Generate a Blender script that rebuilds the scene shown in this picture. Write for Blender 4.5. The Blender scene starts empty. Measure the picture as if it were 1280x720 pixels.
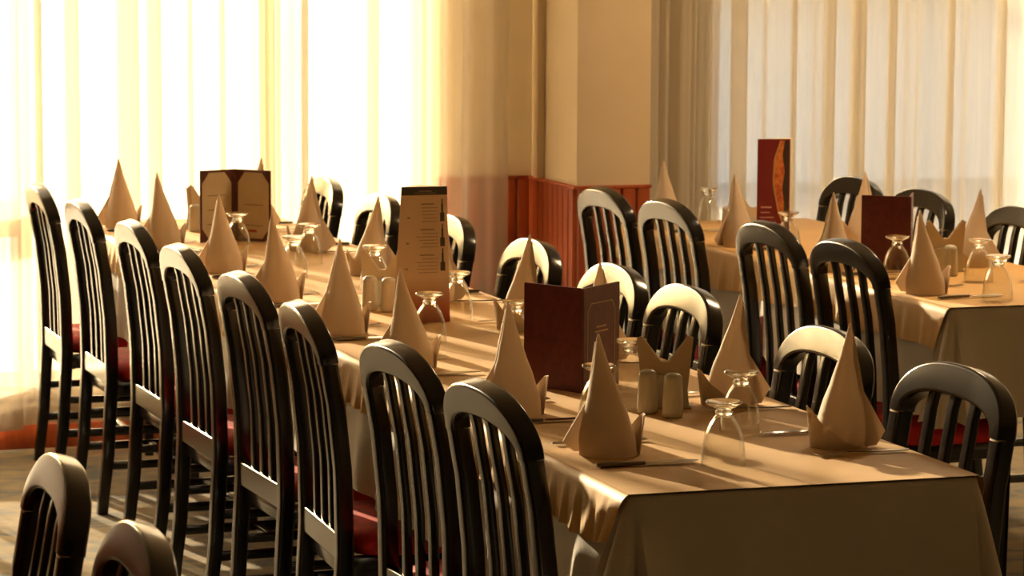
import bpy, bmesh, math, random
from mathutils import Vector, Matrix
random.seed(7)
PI = math.pi
SC = bpy.context.scene
COL = SC.collection

# ------------------------------------------------------------------ camera
F_PX = 3830.66
PITCH, YAW, ROLL = 0.113739, 0.315485, 0.004823
cam_d = bpy.data.cameras.new('camera')
cam = bpy.data.objects.new('camera', cam_d)
COL.objects.link(cam)
cam_d.sensor_width = 36.0
cam_d.lens = 36.0 * F_PX / 1280.0
cam_d.clip_start = 0.1
cam_d.clip_end = 400
_f = Vector((math.sin(YAW) * math.cos(PITCH), math.cos(YAW) * math.cos(PITCH), -math.sin(PITCH)))
_r = Vector((math.cos(YAW), -math.sin(YAW), 0))
_u = _r.cross(_f)
_R = math.cos(ROLL) * _r + math.sin(ROLL) * _u
_U = -math.sin(ROLL) * _r + math.cos(ROLL) * _u
CAM = Vector((-1.812, -4.894, 1.750))
cam.matrix_world = Matrix(((_R.x, _U.x, -_f.x, CAM.x), (_R.y, _U.y, -_f.y, CAM.y), (_R.z, _U.z, -_f.z, CAM.z), (0, 0, 0, 1)))
cam_d.dof.use_dof = True
cam_d.dof.focus_distance = 6.2
cam_d.dof.aperture_fstop = 13
SC.camera = cam

# ------------------------------------------------------------------ world, sun, exposure
SUN_AZ, SUN_EL = math.radians(12), math.radians(13)      # the sun stands beyond the windows, a little to the left
w = bpy.data.worlds.new('sky')
SC.world = w
w.use_nodes = True
nt = w.node_tree
sky = nt.nodes.new('ShaderNodeTexSky')
sky.sky_type = 'NISHITA'
sky.sun_disc = False
sky.sun_elevation = SUN_EL
sky.sun_rotation = -SUN_AZ
sky.dust_density = 7.0
sky.ozone_density = 0.3
bg = nt.nodes['Background']
bg.inputs['Strength'].default_value = 0.40
nt.links.new(sky.outputs['Color'], bg.inputs['Color'])

sun_d = bpy.data.lights.new('sun', 'SUN')
sun_d.energy = 12.3
sun_d.color = (1.0, 0.79, 0.53)
sun_d.angle = math.radians(0.8)
sun = bpy.data.objects.new('sun', sun_d)
COL.objects.link(sun)
sdir = Vector((-math.sin(SUN_AZ) * math.cos(SUN_EL), math.cos(SUN_AZ) * math.cos(SUN_EL), math.sin(SUN_EL)))
sun.rotation_euler = sdir.to_track_quat('Z', 'Y').to_euler()
sun.location = sdir * 30

vs = SC.view_settings
SC.display_settings.display_device = 'sRGB'
vs.view_transform = 'Standard'
vs.look = 'None'
vs.gamma = 1.0
vs.use_curve_mapping = False
vs.exposure = 1.27
cy = SC.cycles
cy.max_bounces = 10
cy.diffuse_bounces = 5
cy.glossy_bounces = 5
cy.transmission_bounces = 8
cy.transparent_max_bounces = 32
cy.caustics_reflective = False
cy.caustics_refractive = False
cy.sample_clamp_indirect = 8.0
cy.use_denoising = True

# ------------------------------------------------------------------ materials
FILL_LAMP = 30.0
def principled(name, col, rough=0.5, **kw):
    m = bpy.data.materials.new(name)
    m.use_nodes = True
    p = m.node_tree.nodes['Principled BSDF']
    p.inputs['Base Color'].default_value = (*col, 1)
    p.inputs['Roughness'].default_value = rough
    for k, v in kw.items():
        p.inputs[k.replace('_', ' ')].default_value = v
    return m

def vary(m, c1, c2, scale=8, detail=4, lo=0.35, hi=0.65, stretch=(1, 1, 1), bump=0.0, bump_scale=None, rough=None, coord='Object'):
    """noise between two colours, optional relief and roughness variation"""
    t = m.node_tree
    p = t.nodes['Principled BSDF']
    tc = t.nodes.new('ShaderNodeTexCoord')
    mp = t.nodes.new('ShaderNodeMapping')
    mp.inputs['Scale'].default_value = stretch
    t.links.new(tc.outputs[coord], mp.inputs['Vector'])
    n = t.nodes.new('ShaderNodeTexNoise')
    n.inputs['Scale'].default_value = scale
    n.inputs['Detail'].default_value = detail
    t.links.new(mp.outputs[0], n.inputs['Vector'])
    r = t.nodes.new('ShaderNodeValToRGB')
    r.color_ramp.elements[0].position = lo
    r.color_ramp.elements[0].color = (*c1, 1)
    r.color_ramp.elements[1].position = hi
    r.color_ramp.elements[1].color = (*c2, 1)
    t.links.new(n.outputs['Fac'], r.inputs['Fac'])
    t.links.new(r.outputs['Color'], p.inputs['Base Color'])
    if rough:
        mr = t.nodes.new('ShaderNodeMapRange')
        mr.inputs['To Min'].default_value, mr.inputs['To Max'].default_value = rough
        t.links.new(n.outputs['Fac'], mr.inputs['Value'])
        t.links.new(mr.outputs[0], p.inputs['Roughness'])
    if bump:
        n2 = t.nodes.new('ShaderNodeTexNoise')
        n2.inputs['Scale'].default_value = bump_scale or scale
        n2.inputs['Detail'].default_value = 3
        t.links.new(mp.outputs[0], n2.inputs['Vector'])
        b = t.nodes.new('ShaderNodeBump')
        b.inputs['Strength'].default_value = bump
        b.inputs['Distance'].default_value = 0.002
        t.links.new(n2.outputs['Fac'], b.inputs['Height'])
        t.links.new(b.outputs[0], p.inputs['Normal'])
    return m

M_black = vary(principled('black_lacquer', (0.012, 0.011, 0.009), 0.28), (0.006, 0.0055, 0.005), (0.014, 0.012, 0.010), scale=9, rough=(0.13, 0.22), stretch=(1, 1, 0.3))
M_glint = principled('painted_glint', (0.62, 0.52, 0.36), 0.35)  # pale colour painted in for the glint at the chair joints
M_red = vary(principled('red_velvet', (0.42, 0.012, 0.012), 0.75), (0.42, 0.006, 0.008), (0.66, 0.014, 0.014), scale=30, bump=0.3, bump_scale=160)
M_wall = vary(principled('cream_plaster', (0.70, 0.59, 0.41), 0.85), (0.68, 0.57, 0.39), (0.73, 0.62, 0.44), scale=3, bump=0.15, bump_scale=120)
M_ceil = principled('ceiling_paint', (0.78, 0.73, 0.64), 0.9)
M_wood = vary(principled('red_pine', (0.30, 0.07, 0.02), 0.35), (0.24, 0.035, 0.008), (0.50, 0.11, 0.025), scale=5, detail=6, lo=0.3, hi=0.72, stretch=(6, 6, 0.6), rough=(0.42, 0.6))
M_frame = principled('window_frame_paint', (0.60, 0.54, 0.44), 0.5)
M_sill = principled('stone_sill', (0.45, 0.38, 0.28), 0.6)
M_tablewood = vary(principled('table_wood', (0.05, 0.03, 0.018), 0.45), (0.035, 0.02, 0.012), (0.08, 0.045, 0.025), scale=6, stretch=(1, 8, 1))
M_outwall = vary(principled('pale_render', (0.62, 0.58, 0.52), 0.9), (0.56, 0.53, 0.48), (0.68, 0.64, 0.57), scale=2)
M_facade = vary(principled('white_render', (0.82, 0.80, 0.75), 0.9), (0.85, 0.83, 0.78), (0.89, 0.87, 0.82), scale=1)
M_terrace = vary(principled('terrace_slabs', (0.50, 0.47, 0.42), 0.8), (0.44, 0.41, 0.37), (0.55, 0.52, 0.47), scale=1.2)
M_steel = principled('polished_steel', (0.62, 0.58, 0.50), 0.16, Metallic=1.0)
M_handle = principled('brushed_steel', (0.20, 0.17, 0.13), 0.28, Metallic=1.0)
M_ceramic = principled('pale_ceramic', (0.52, 0.48, 0.38), 0.3)
M_cap = principled('shaker_cap', (0.5, 0.46, 0.38), 0.25, Metallic=0.6)
M_leather = vary(principled('maroon_leather', (0.10, 0.012, 0.010), 0.5), (0.085, 0.010, 0.009), (0.125, 0.016, 0.013), scale=60, bump=0.25, bump_scale=300)
M_brownleather = vary(principled('brown_leather', (0.09, 0.02, 0.012), 0.45), (0.075, 0.016, 0.01), (0.11, 0.026, 0.015), scale=60)
M_gold = principled('gold_stamp', (0.50, 0.27, 0.09), 0.45, Metallic=0.2)
M_page = vary(principled('cream_page', (0.55, 0.44, 0.27), 0.7), (0.52, 0.41, 0.25), (0.58, 0.47, 0.30), scale=14)
M_ink = principled('grey_ink', (0.16, 0.12, 0.08), 0.7)
M_inkpale = principled('pale_ink', (0.30, 0.22, 0.14), 0.7)
M_inkred = principled('red_ink', (0.40, 0.06, 0.02), 0.6)
M_card = None
M_cardhead = principled('dark_print', (0.06, 0.05, 0.035), 0.5)
M_cardred = principled('wine_red_print', (0.17, 0.012, 0.012), 0.4)
M_cardwhite = principled('white_print', (0.55, 0.28, 0.22), 0.5)
M_cardorange = vary(principled('food_photo_print', (0.5, 0.12, 0.03), 0.45), (0.42, 0.06, 0.02), (0.62, 0.22, 0.05), scale=60)
M_carddark = principled('dark_photo_print', (0.04, 0.02, 0.015), 0.45)
M_cardside = principled('cream_card', (0.62, 0.52, 0.36), 0.6)

def gradient_card():
    m = principled('drinks_card', (0.5, 0.3, 0.16), 0.55)
    t = m.node_tree
    tc = t.nodes.new('ShaderNodeTexCoord')
    s = t.nodes.new('ShaderNodeSeparateXYZ')
    r = t.nodes.new('ShaderNodeValToRGB')
    mr = t.nodes.new('ShaderNodeMapRange')
    mr.inputs['From Max'].default_value = 0.335
    e = r.color_ramp.elements
    e[0].position = 0.0
    e[0].color = (0.34, 0.035, 0.012, 1)
    e[1].position = 0.34
    e[1].color = (0.70, 0.50, 0.32, 1)
    x = e.new(0.12)
    x.color = (0.42, 0.12, 0.04, 1)
    t.links.new(tc.outputs['Object'], s.inputs[0])
    t.links.new(s.outputs['Z'], mr.inputs['Value'])
    t.links.new(mr.outputs[0], r.inputs['Fac'])
    t.links.new(r.outputs[0], t.nodes['Principled BSDF'].inputs['Base Color'])
    return m
M_card = gradient_card()

def cloth_mat(name, c1, c2, weave=900, transl=0.0, sheen=0.15, rough=0.75, bump=0.12):
    m = vary(principled(name, c1, rough), c1, c2, scale=5, detail=5, bump=bump, bump_scale=weave)
    t = m.node_tree
    p = t.nodes['Principled BSDF']
    p.inputs['Sheen Weight'].default_value = sheen
    if transl:
        tr = t.nodes.new('ShaderNodeBsdfTranslucent')
        mx = t.nodes.new('ShaderNodeMixShader')
        mx.inputs[0].default_value = transl
        r = [n for n in t.nodes if n.type == 'VALTORGB'][0]
        t.links.new(r.outputs[0], tr.inputs['Color'])
        out = t.nodes['Material Output']
        t.links.new(p.outputs[0], mx.inputs[1])
        t.links.new(tr.outputs[0], mx.inputs[2])
        t.links.new(mx.outputs[0], out.inputs['Surface'])
    return m
M_over = cloth_mat('gold_satin_cloth', (0.60, 0.35, 0.11), (0.66, 0.40, 0.135), rough=0.58, sheen=0.1)
M_under = cloth_mat('cream_cotton_cloth', (0.54, 0.49, 0.42), (0.59, 0.54, 0.46), transl=0.08)
M_napkin = cloth_mat('cream_linen', (0.70, 0.57, 0.42), (0.74, 0.61, 0.46), transl=0.28, weave=700)
M_paper = principled('paper_napkin', (0.60, 0.47, 0.30), 0.8)

def sheer_mat(name, col, opn):
    """a thin open weave: light passes between the threads, less of it the more edge-on the cloth lies"""
    m = bpy.data.materials.new(name)
    m.use_nodes = True
    t = m.node_tree
    t.nodes.remove(t.nodes['Principled BSDF'])
    out = t.nodes['Material Output']
    tp = t.nodes.new('ShaderNodeBsdfTransparent')
    tp.inputs['Color'].default_value = (1.0, 0.985, 0.95, 1)
    df = t.nodes.new('ShaderNodeBsdfDiffuse')
    tl = t.nodes.new('ShaderNodeBsdfTranslucent')
    tc = t.nodes.new('ShaderNodeTexCoord')
    mp = t.nodes.new('ShaderNodeMapping')
    mp.inputs['Scale'].default_value = (1.0, 1.0, 0.02)
    n = t.nodes.new('ShaderNodeTexNoise')
    n.inputs['Scale'].default_value = 120
    n.inputs['Detail'].default_value = 2
    r = t.nodes.new('ShaderNodeValToRGB')
    r.color_ramp.elements[0].position = 0.3
    r.color_ramp.elements[1].position = 0.7
    r.color_ramp.elements[0].color = (col[0] * 0.94, col[1] * 0.94, col[2] * 0.92, 1)
    r.color_ramp.elements[1].color = (*col, 1)
    t.links.new(tc.outputs['Object'], mp.inputs['Vector'])
    t.links.new(mp.outputs[0], n.inputs['Vector'])
    t.links.new(n.outputs['Fac'], r.inputs['Fac'])
    t.links.new(r.outputs[0], df.inputs['Color'])
    t.links.new(r.outputs[0], tl.inputs['Color'])
    m1 = t.nodes.new('ShaderNodeMixShader')
    m1.inputs[0].default_value = 0.19
    t.links.new(df.outputs[0], m1.inputs[1])
    t.links.new(tl.outputs[0], m1.inputs[2])
    lw = t.nodes.new('ShaderNodeLayerWeight')
    lw.inputs['Blend'].default_value = 0.5
    mr = t.nodes.new('ShaderNodeMapRange')
    mr.inputs['From Min'].default_value = 0.0
    mr.inputs['From Max'].default_value = 0.9
    mr.inputs['To Min'].default_value = opn
    mr.inputs['To Max'].default_value = 0.02
    t.links.new(lw.outputs['Facing'], mr.inputs['Value'])
    m2 = t.nodes.new('ShaderNodeMixShader')
    t.links.new(mr.outputs[0], m2.inputs[0])
    t.links.new(m1.outputs[0], m2.inputs[1])
    t.links.new(tp.outputs[0], m2.inputs[2])
    t.links.new(m2.outputs[0], out.inputs['Surface'])
    return m
M_sheer = sheer_mat('sheer_voile', (0.80, 0.75, 0.65), 0.44)

def thin_glass(name, tint=(0.97, 0.97, 0.95), ior=1.45, edge=0.9):
    m = bpy.data.materials.new(name)
    m.use_nodes = True
    t = m.node_tree
    t.nodes.remove(t.nodes['Principled BSDF'])
    out = t.nodes['Material Output']
    tp = t.nodes.new('ShaderNodeBsdfTransparent')
    tp.inputs['Color'].default_value = (*tint, 1)
    gl = t.nodes.new('ShaderNodeBsdfGlossy')
    gl.inputs['Roughness'].default_value = 0.03
    lw = t.nodes.new('ShaderNodeLayerWeight')
    pw = t.nodes.new('ShaderNodeMath')
    pw.operation = 'POWER'
    pw.inputs[1].default_value = 3.0
    t.links.new(lw.outputs['Facing'], pw.inputs[0])
    fr = t.nodes.new('ShaderNodeMapRange')
    fr.inputs['To Min'].default_value = ((ior - 1) / (ior + 1)) ** 2
    fr.inputs['To Max'].default_value = edge
    t.links.new(pw.outputs[0], fr.inputs['Value'])
    mx = t.nodes.new('ShaderNodeMixShader')
    t.links.new(fr.outputs[0], mx.inputs[0])
    t.links.new(tp.outputs[0], mx.inputs[1])
    t.links.new(gl.outputs[0], mx.inputs[2])
    t.links.new(mx.outputs[0], out.inputs['Surface'])
    return m
M_pane = thin_glass('window_glass')
M_tumbler = thin_glass('tumbler_glass', (0.975, 0.97, 0.95), 1.5, 0.85)
M_foot = principled('solid_glass', (0.95, 0.93, 0.86), 0.03, IOR=1.5)
M_foot.node_tree.nodes['Principled BSDF'].inputs['Transmission Weight'].default_value = 1.0

def carpet_mat():
    m = principled('carpet', (0.2, 0.16, 0.1), 0.95)
    t = m.node_tree
    p = t.nodes['Principled BSDF']
    tc = t.nodes.new('ShaderNodeTexCoord')
    mp = t.nodes.new('ShaderNodeMapping')
    mp.inputs['Scale'].default_value = (3.2, 5.5, 1)
    mp.inputs['Rotation'].default_value = (0, 0, 0.5)
    n = t.nodes.new('ShaderNodeTexNoise')
    n.inputs['Scale'].default_value = 1.6
    n.inputs['Detail'].default_value = 3
    n.inputs['Distortion'].default_value = 1.2
    r = t.nodes.new('ShaderNodeValToRGB')
    e = r.color_ramp.elements
    e[0].position, e[0].color = 0.34, (0.18, 0.19, 0.18, 1)
    e[1].position, e[1].color = 0.62, (0.38, 0.30, 0.18, 1)
    x = e.new(0.47)
    x.color = (0.29, 0.245, 0.17, 1)
    t.links.new(tc.outputs['Object'], mp.inputs['Vector'])
    t.links.new(mp.outputs[0], n.inputs['Vector'])
    t.links.new(n.outputs['Fac'], r.inputs['Fac'])
    n2 = t.nodes.new('ShaderNodeTexNoise')
    n2.inputs['Scale'].default_value = 240
    t.links.new(tc.outputs['Object'], n2.inputs['Vector'])
    mx = t.nodes.new('ShaderNodeMixRGB')
    mx.blend_type = 'MULTIPLY'
    mx.inputs[0].default_value = 0.5
    t.links.new(r.outputs[0], mx.inputs[1])
    t.links.new(n2.outputs['Color'], mx.inputs[2])
    t.links.new(r.outputs[0], p.inputs['Base Color'])
    b = t.nodes.new('ShaderNodeBump')
    b.inputs['Strength'].default_value = 0.5
    b.inputs['Distance'].default_value = 0.004
    t.links.new(n2.outputs['Fac'], b.inputs['Height'])
    t.links.new(b.outputs[0], p.inputs['Normal'])
    return m
M_carpet = carpet_mat()

# ------------------------------------------------------------------ helpers
class MB:
    """collects vertices and faces for one mesh"""
    def __init__(s):
        s.v, s.f = [], []
    def add(s, vs_, fs_):
        o = len(s.v)
        s.v += [tuple(v) for v in vs_]
        s.f += [tuple(i + o for i in f) for f in fs_]
        return s
    def box(s, a, b, bev=0.0):
        x0, y0, z0 = a
        x1, y1, z1 = b
        if bev <= 0:
            return s.add([(x0, y0, z0), (x1, y0, z0), (x1, y1, z0), (x0, y1, z0), (x0, y0, z1), (x1, y0, z1), (x1, y1, z1), (x0, y1, z1)],
                         [(3, 2, 1, 0), (4, 5, 6, 7), (0, 1, 5, 4), (1, 2, 6, 5), (2, 3, 7, 6), (3, 0, 4, 7)])
        bm = bmesh.new()
        bmesh.ops.create_cube(bm, size=1.0)
        for v in bm.verts:
            v.co = Vector(((x0 + x1) / 2 + v.co.x * (x1 - x0), (y0 + y1) / 2 + v.co.y * (y1 - y0), (z0 + z1) / 2 + v.co.z * (z1 - z0)))
        bmesh.ops.bevel(bm, geom=list(bm.edges), offset=bev, segments=2, profile=0.5, affect='EDGES')
        bm.verts.index_update()
        s.add([v.co for v in bm.verts], [[v.index for v in f.verts] for f in bm.faces])
        bm.free()
        return s
    def rings(s, rings, closed=True, cap=True):
        n = len(rings[0])
        o = len(s.v)
        for r in rings:
            s.v += [tuple(p) for p in r]
        for i in range(len(rings) - 1):
            for j in range(n if closed else n - 1):
                k = (j + 1) % n
                s.f.append((o + i * n + j, o + i * n + k, o + (i + 1) * n + k, o + (i + 1) * n + j))
        if cap and closed:
            s.f.append(tuple(o + j for j in reversed(range(n))))
            s.f.append(tuple(o + (len(rings) - 1) * n + j for j in range(n)))
        return s
    def lathe(s, prof, n=28, c=(0, 0, 0), cap=True):
        return s.rings([[(c[0] + r * math.cos(2 * PI * j / n), c[1] + r * math.sin(2 * PI * j / n), c[2] + z) for j in range(n)] for r, z in prof], True, cap)
    def build(s, name, mat, parent=None, smooth=True, ang=35, loc=None, wn=False):
        me = bpy.data.meshes.new(name)
        me.from_pydata(s.v, [], s.f)
        me.validate()
        if smooth:
            me.polygons.foreach_set('use_smooth', [True] * len(me.polygons))
            try:
                me.set_sharp_from_angle(angle=math.radians(ang))
            except Exception:
                pass
        me.materials.append(mat)
        o = bpy.data.objects.new(name, me)
        COL.objects.link(o)
        if wn:
            mod = o.modifiers.new('weighted', 'WEIGHTED_NORMAL')
            mod.keep_sharp = True
            mod.weight = 80
        if parent:
            o.parent = parent
        if loc:
            o.location = loc
        return o

def fix_normals(o):
    bm = bmesh.new()
    bm.from_mesh(o.data)
    bmesh.ops.recalc_face_normals(bm, faces=bm.faces)
    bm.to_mesh(o.data)
    bm.free()
    return o

def tag(o, label, cat, group=None):
    o['label'] = label
    o['category'] = cat
    if group:
        o['group'] = group
    return o

def thing(name, label, cat, loc=(0, 0, 0), rz=0.0, group=None):
    o = bpy.data.objects.new(name, None)
    o.empty_display_size = 0.1
    COL.objects.link(o)
    o.location = loc
    o.rotation_euler = (0, 0, rz)
    return tag(o, label, cat, group)

def dup(root, loc, rz, label, group=None):
    r = root.copy()
    COL.objects.link(r)
    r.location = loc
    r.rotation_euler = (0, 0, rz)
    r['label'] = label
    if group:
        r['group'] = group
    for ch in list(root.children):
        c = ch.copy()
        COL.objects.link(c)
        c.parent = r
        for g in list(ch.children):
            d = g.copy()
            COL.objects.link(d)
            d.parent = c
    return r

def struct(o):
    o['kind'] = 'structure'
    return o

def stuff(o):
    o['kind'] = 'stuff'
    return o

def rrect(hw, hd, r, n=3):
    """rounded rectangle outline, counter-clockwise"""
    pts = []
    r = min(r, hw * 0.98, hd * 0.98)
    for cx_, cy_, a0 in ((hw - r, hd - r, 0), (-hw + r, hd - r, PI / 2), (-hw + r, -hd + r, PI), (hw - r, -hd + r, 3 * PI / 2)):
        for k in range(n):
            a = a0 + (PI / 2) * k / (n - 1)
            pts.append((cx_ + r * math.cos(a), cy_ + r * math.sin(a)))
    return pts

def lerp(a, b, t):
    return a + (b - a) * t

def interp(tab, x):
    if x <= tab[0][0]:
        return tab[0][1]
    for (a, va), (b, vb) in zip(tab, tab[1:]):
        if x <= b:
            t = (x - a) / (b - a)
            t = t * t * (3 - 2 * t) * 0.35 + t * 0.65
            return va + (vb - va) * t
    return tab[-1][1]

def ordinal(i):
    return ['nearest', 'second', 'third', 'fourth', 'fifth', 'sixth', 'seventh', 'eighth'][i]

# ------------------------------------------------------------------ the room
WY = 5.511            # inner face of the window wall
PX0, PX1, PY0 = 1.655, 1.925, 5.02   # the pier between the two windows
FRONT, LEFT, RIGHT, TOP = -8.5, -4.2, 5.6, 2.75
WT = 0.24             # window wall thickness
SILL, HEAD = 0.20, 2.38
W1X, W2X = (-2.06, 1.285), (2.33, 5.3)

fl = struct(MB().box((LEFT, FRONT, -0.12), (RIGHT, WY + WT, 0)).build('floor', M_carpet, smooth=False))
struct(MB().box((LEFT, FRONT, TOP), (RIGHT, WY + WT, TOP + 0.15)).build('ceiling', M_ceil, smooth=False))
wb = MB()
for x0, x1, z0, z1 in ((LEFT, W1X[0], 0, TOP), (W1X[1], W2X[0], 0, TOP), (W2X[1], RIGHT, 0, TOP), (W1X[0], W1X[1], 0, SILL), (W1X[0], W1X[1], HEAD, TOP), (W2X[0], W2X[1], 0, SILL), (W2X[0], W2X[1], HEAD, TOP)):
    wb.box((x0, WY, z0), (x1, WY + WT, z1))
wall_back = struct(wb.build('wall_back', M_wall, smooth=False))
struct(MB().box((LEFT - 0.2, FRONT, 0), (LEFT, WY + WT, TOP)).build('wall_left', M_wall, smooth=False))
struct(MB().box((RIGHT, FRONT, 0), (RIGHT + 0.2, WY + WT, TOP)).build('wall_right', M_wall, smooth=False))
struct(MB().box((LEFT - 0.2, FRONT - 0.2, 0), (RIGHT + 0.2, FRONT, TOP)).build('wall_front', M_wall, smooth=False))
pier = struct(MB().box((PX0, PY0, 0), (PX1, WY, TOP), 0.004).build('wall_pier', M_wall))

# wainscot of upright boards with a cap rail, each board a piece of its own
WH = 0.893
def boards(parent, p0, p1, nrm, wd, z0=0.0):
    p0, p1 = Vector((*p0, 0)), Vector((*p1, 0))
    L = (p1 - p0).length
    d = (p1 - p0) / L
    nrm = Vector((*nrm, 0))
    n = max(1, round(L / wd))
    wd = L / n
    g = 0.003
    prof = [(g / 2, 0.004), (g / 2 + 0.004, 0.012), (wd * 0.40, 0.0135), (wd * 0.60, 0.0135), (wd - g / 2 - 0.004, 0.012), (wd - g / 2, 0.004), (wd - g / 2, -0.001), (g / 2, -0.001)]
    m = MB()
    rr = [[d * a + nrm * b + Vector((0, 0, z)) for a, b in prof] for z in (z0, WH)]
    m.rings(rr)
    first = None
    for i in range(n):
        if first is None:
            first = m.build('plank', M_wood, parent, ang=20)
            fix_normals(first)
            o = first
        else:
            o = first.copy()
            COL.objects.link(o)
        o.location = p0 + d * (wd * i)
boards(pier, (PX0, WY - 0.001), (PX0, PY0), (-1, 0), 0.052)
boards(pier, (PX0, PY0), (PX1, PY0), (0, -1), 0.052)
boards(wall_back, (1.30, WY), (PX0, WY), (0, -1), 0.06)
cap = MB()
cap.box((PX0 - 0.016, PY0 - 0.016, WH), (PX1 + 0.002, PY0, WH + 0.012), 0.003)
cap.box((PX0 - 0.016, PY0, WH), (PX0, WY, WH + 0.012), 0.003)
fix_normals(cap.build('cap_rail', M_wood, pier))
fix_normals(MB().box((1.30, WY - 0.016, WH), (PX0 - 0.016, WY, WH + 0.012), 0.003).build('cap_rail', M_wood, wall_back))
struct(MB().box((LEFT, WY - 0.02, 0.086), (W1X[0] - 0.06, WY, WH + 0.02), 0.003).build('trim_2', M_wood))
struct(MB().box((LEFT, FRONT, 0), (LEFT + 0.02, WY - 0.021, WH + 0.02), 0.003).build('trim_3', M_wood))
# a pipe cover running up the wall beside the pier
fix_normals(struct(MB().box((PX0 - 0.03, 5.36, WH + 0.013), (PX0, 5.40, TOP), 0.004).build('trim_1', M_wall)))
struct(MB().box((LEFT, WY - 0.02, 0), (1.30, WY, 0.085), 0.004).build('baseboard_back', M_wood))

def window(name, x0, x1, mull, transoms):
    y0, y1 = WY + 0.09, WY + 0.15
    fw = 0.055
    root = MB()
    root.box((x0, y0, SILL), (x0 + fw, y1, HEAD)).box((x1 - fw, y0, SILL), (x1, y1, HEAD))
    root.box((x0 + fw, y0, SILL), (x1 - fw, y1, SILL + fw)).box((x0 + fw, y0, HEAD - fw), (x1 - fw, y1, HEAD))
    o = struct(root.build(name, M_frame, smooth=False))
    edges = [x0 + fw]
    for a, b in mull:
        MB().box((a, y0 - 0.004, SILL + fw), (b, y1 + 0.004, HEAD - fw), 0.006).build('mullion', M_frame, o)
        edges += [a, b]
    edges.append(x1 - fw)
    for k in range(0, len(edges), 2):
        a, b = edges[k], edges[k + 1]
        tr = transoms.get(k // 2)
        if tr:
            MB().box((a, y0 - 0.002, tr[0]), (b, y1 + 0.002, tr[1]), 0.005).build('transom', M_frame, o)
        for z0, z1 in (((SILL + fw, tr[0]), (tr[1], HEAD - fw)) if tr else ((SILL + fw, HEAD - fw),)):
            MB().box((a, y0 + 0.026, z0), (b, y0 + 0.032, z1)).build('pane', M_pane, o, smooth=False)
    MB().box((x0 - 0.02, WY - 0.015, SILL - 0.03), (x1 + 0.02, WY + 0.09, SILL), 0.005).build('window_sill', M_sill, o)
    return o
window('window_1', W1X[0], W1X[1], [(-1.03, -0.97), (-0.17, -0.125), (0.655, 0.755)], {0: (0.72, 0.85), 1: (0.72, 0.85)})
window('window_2', W2X[0], W2X[1], [(3.78, 3.86)], {})

# outside: terrace, a wing wall added to keep the sun off the right window, a low parapet far off
struct(MB().box((-60, WY + WT, -0.30), (90, 260, -0.12)).build('terrace_ground', M_terrace, smooth=False))
wing = thing('added_shade_wall', 'pale wall added outside between the two windows to shade the right one', 'wall', (0, 0, -0.12))
MB().box((1.62, WY + WT + 0.01, 0), (1.95, 13.0, 3.3)).build('masonry', M_outwall, wing, smooth=False)
MB().box((1.58, WY + WT + 0.01, 3.3), (1.99, 13.04, 3.38), 0.01).build('coping', M_sill, wing)
wing['kind'] = 'structure'
nb = thing('apartment_building', 'pale apartment building seen faintly through the sheer curtain on the right', 'building', (5.7, 17, -0.12))
MB().box((0, 0, 0), (22, 9, 11)).build('facade', M_facade, nb, smooth=False)
for z in (1.55, 4.4, 7.2):
    MB().box((0, -0.5, z), (22, 0, z + 0.14)).build('balcony_slab', M_facade, nb, smooth=False)
nb['kind'] = 'structure'

# ------------------------------------------------------------------ sheer curtains
def curtain(label, x0, x1, folds, y0=5.40, z0=0.095, z1=2.62, wave=0.010, seed=0, dens=None, group='sheer floor-length curtains'):
    rnd = random.Random(seed)
    path = []
    x = x0
    ph = rnd.random() * 6
    step = 0.011
    fs = sorted(folds)
    fi = 0
    yoff = 0.0
    def yy(x):
        a = wave * (math.sin(x * 31 + ph) + 0.6 * math.sin(x * 57 + 2 * ph) + 0.5 * math.sin(x * 103 + ph * 3))
        if dens:
            for (da, db, amp, fr) in dens:
                if da <= x <= db:
                    k = min(1, (x - da) / 0.05, (db - x) / 0.05)
                    a += max(0, k) * amp * math.sin((x - da) * fr)
        return a
    while x < x1:
        if fi < len(fs) and x >= fs[fi][0]:
            a, b = fs[fi]
            d = 0.011
            n = max(3, int((b - a) / 0.012))
            ya = yy(a) + yoff
            for k in range(n + 1):
                path.append((lerp(a, b, k / n), ya + 0.002 * math.sin(k / n * PI)))
            path.append((b + 0.004, ya + d * 0.5))
            for k in range(n + 1):
                path.append((lerp(b, a, k / n), ya + d + 0.002 * math.sin(k / n * PI)))
            path.append((a - 0.004, ya + d * 1.5))
            for k in range(n + 1):
                path.append((lerp(a, b, k / n), ya + 2 * d))
            x = b + step
            yoff += 2 * d - yy(x) + yy(a)
            fi += 1
        else:
            path.append((x, yy(x) + yoff))
            x += step
        yoff *= 0.88
    NZ = 14
    m = MB()
    amp = [(rnd.uniform(-1, 1), rnd.uniform(2, 4), rnd.random() * 6) for _ in range(3)]
    rows = []
    for i in range(NZ + 1):
        z = lerp(z0, z1, i / NZ)
        row = []
        for (px, py) in path:
            sx = sum(a * 0.006 * math.sin(fq * px + p_ + z * 1.1) for a, fq, p_ in amp) * (1 - z / z1)
            row.append((px + sx, y0 + py * (0.75 + 0.35 * (1 - z / z1)), z))
        rows.append(row)
    m.rings(rows, closed=False, cap=False)
    root = m.build('sheer_curtain', M_sheer, ang=70)
    tag(root, label, 'curtain', group)
    h = MB()
    hem = []
    for z in (z0 - 0.001, z0 + 0.06):
        row = []
        for (px, py) in path:
            sx = sum(a * 0.006 * math.sin(fq * px + p_ + z * 1.1) for a, fq, p_ in amp) * (1 - z / z1)
            row.append((px + sx, y0 + py * (0.75 + 0.35 * (1 - z / z1)) - 0.002, z))
        hem.append(row)
    h.rings(hem, closed=False, cap=False)
    h.build('hem', M_sheer, root, ang=70)
    return root

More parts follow.
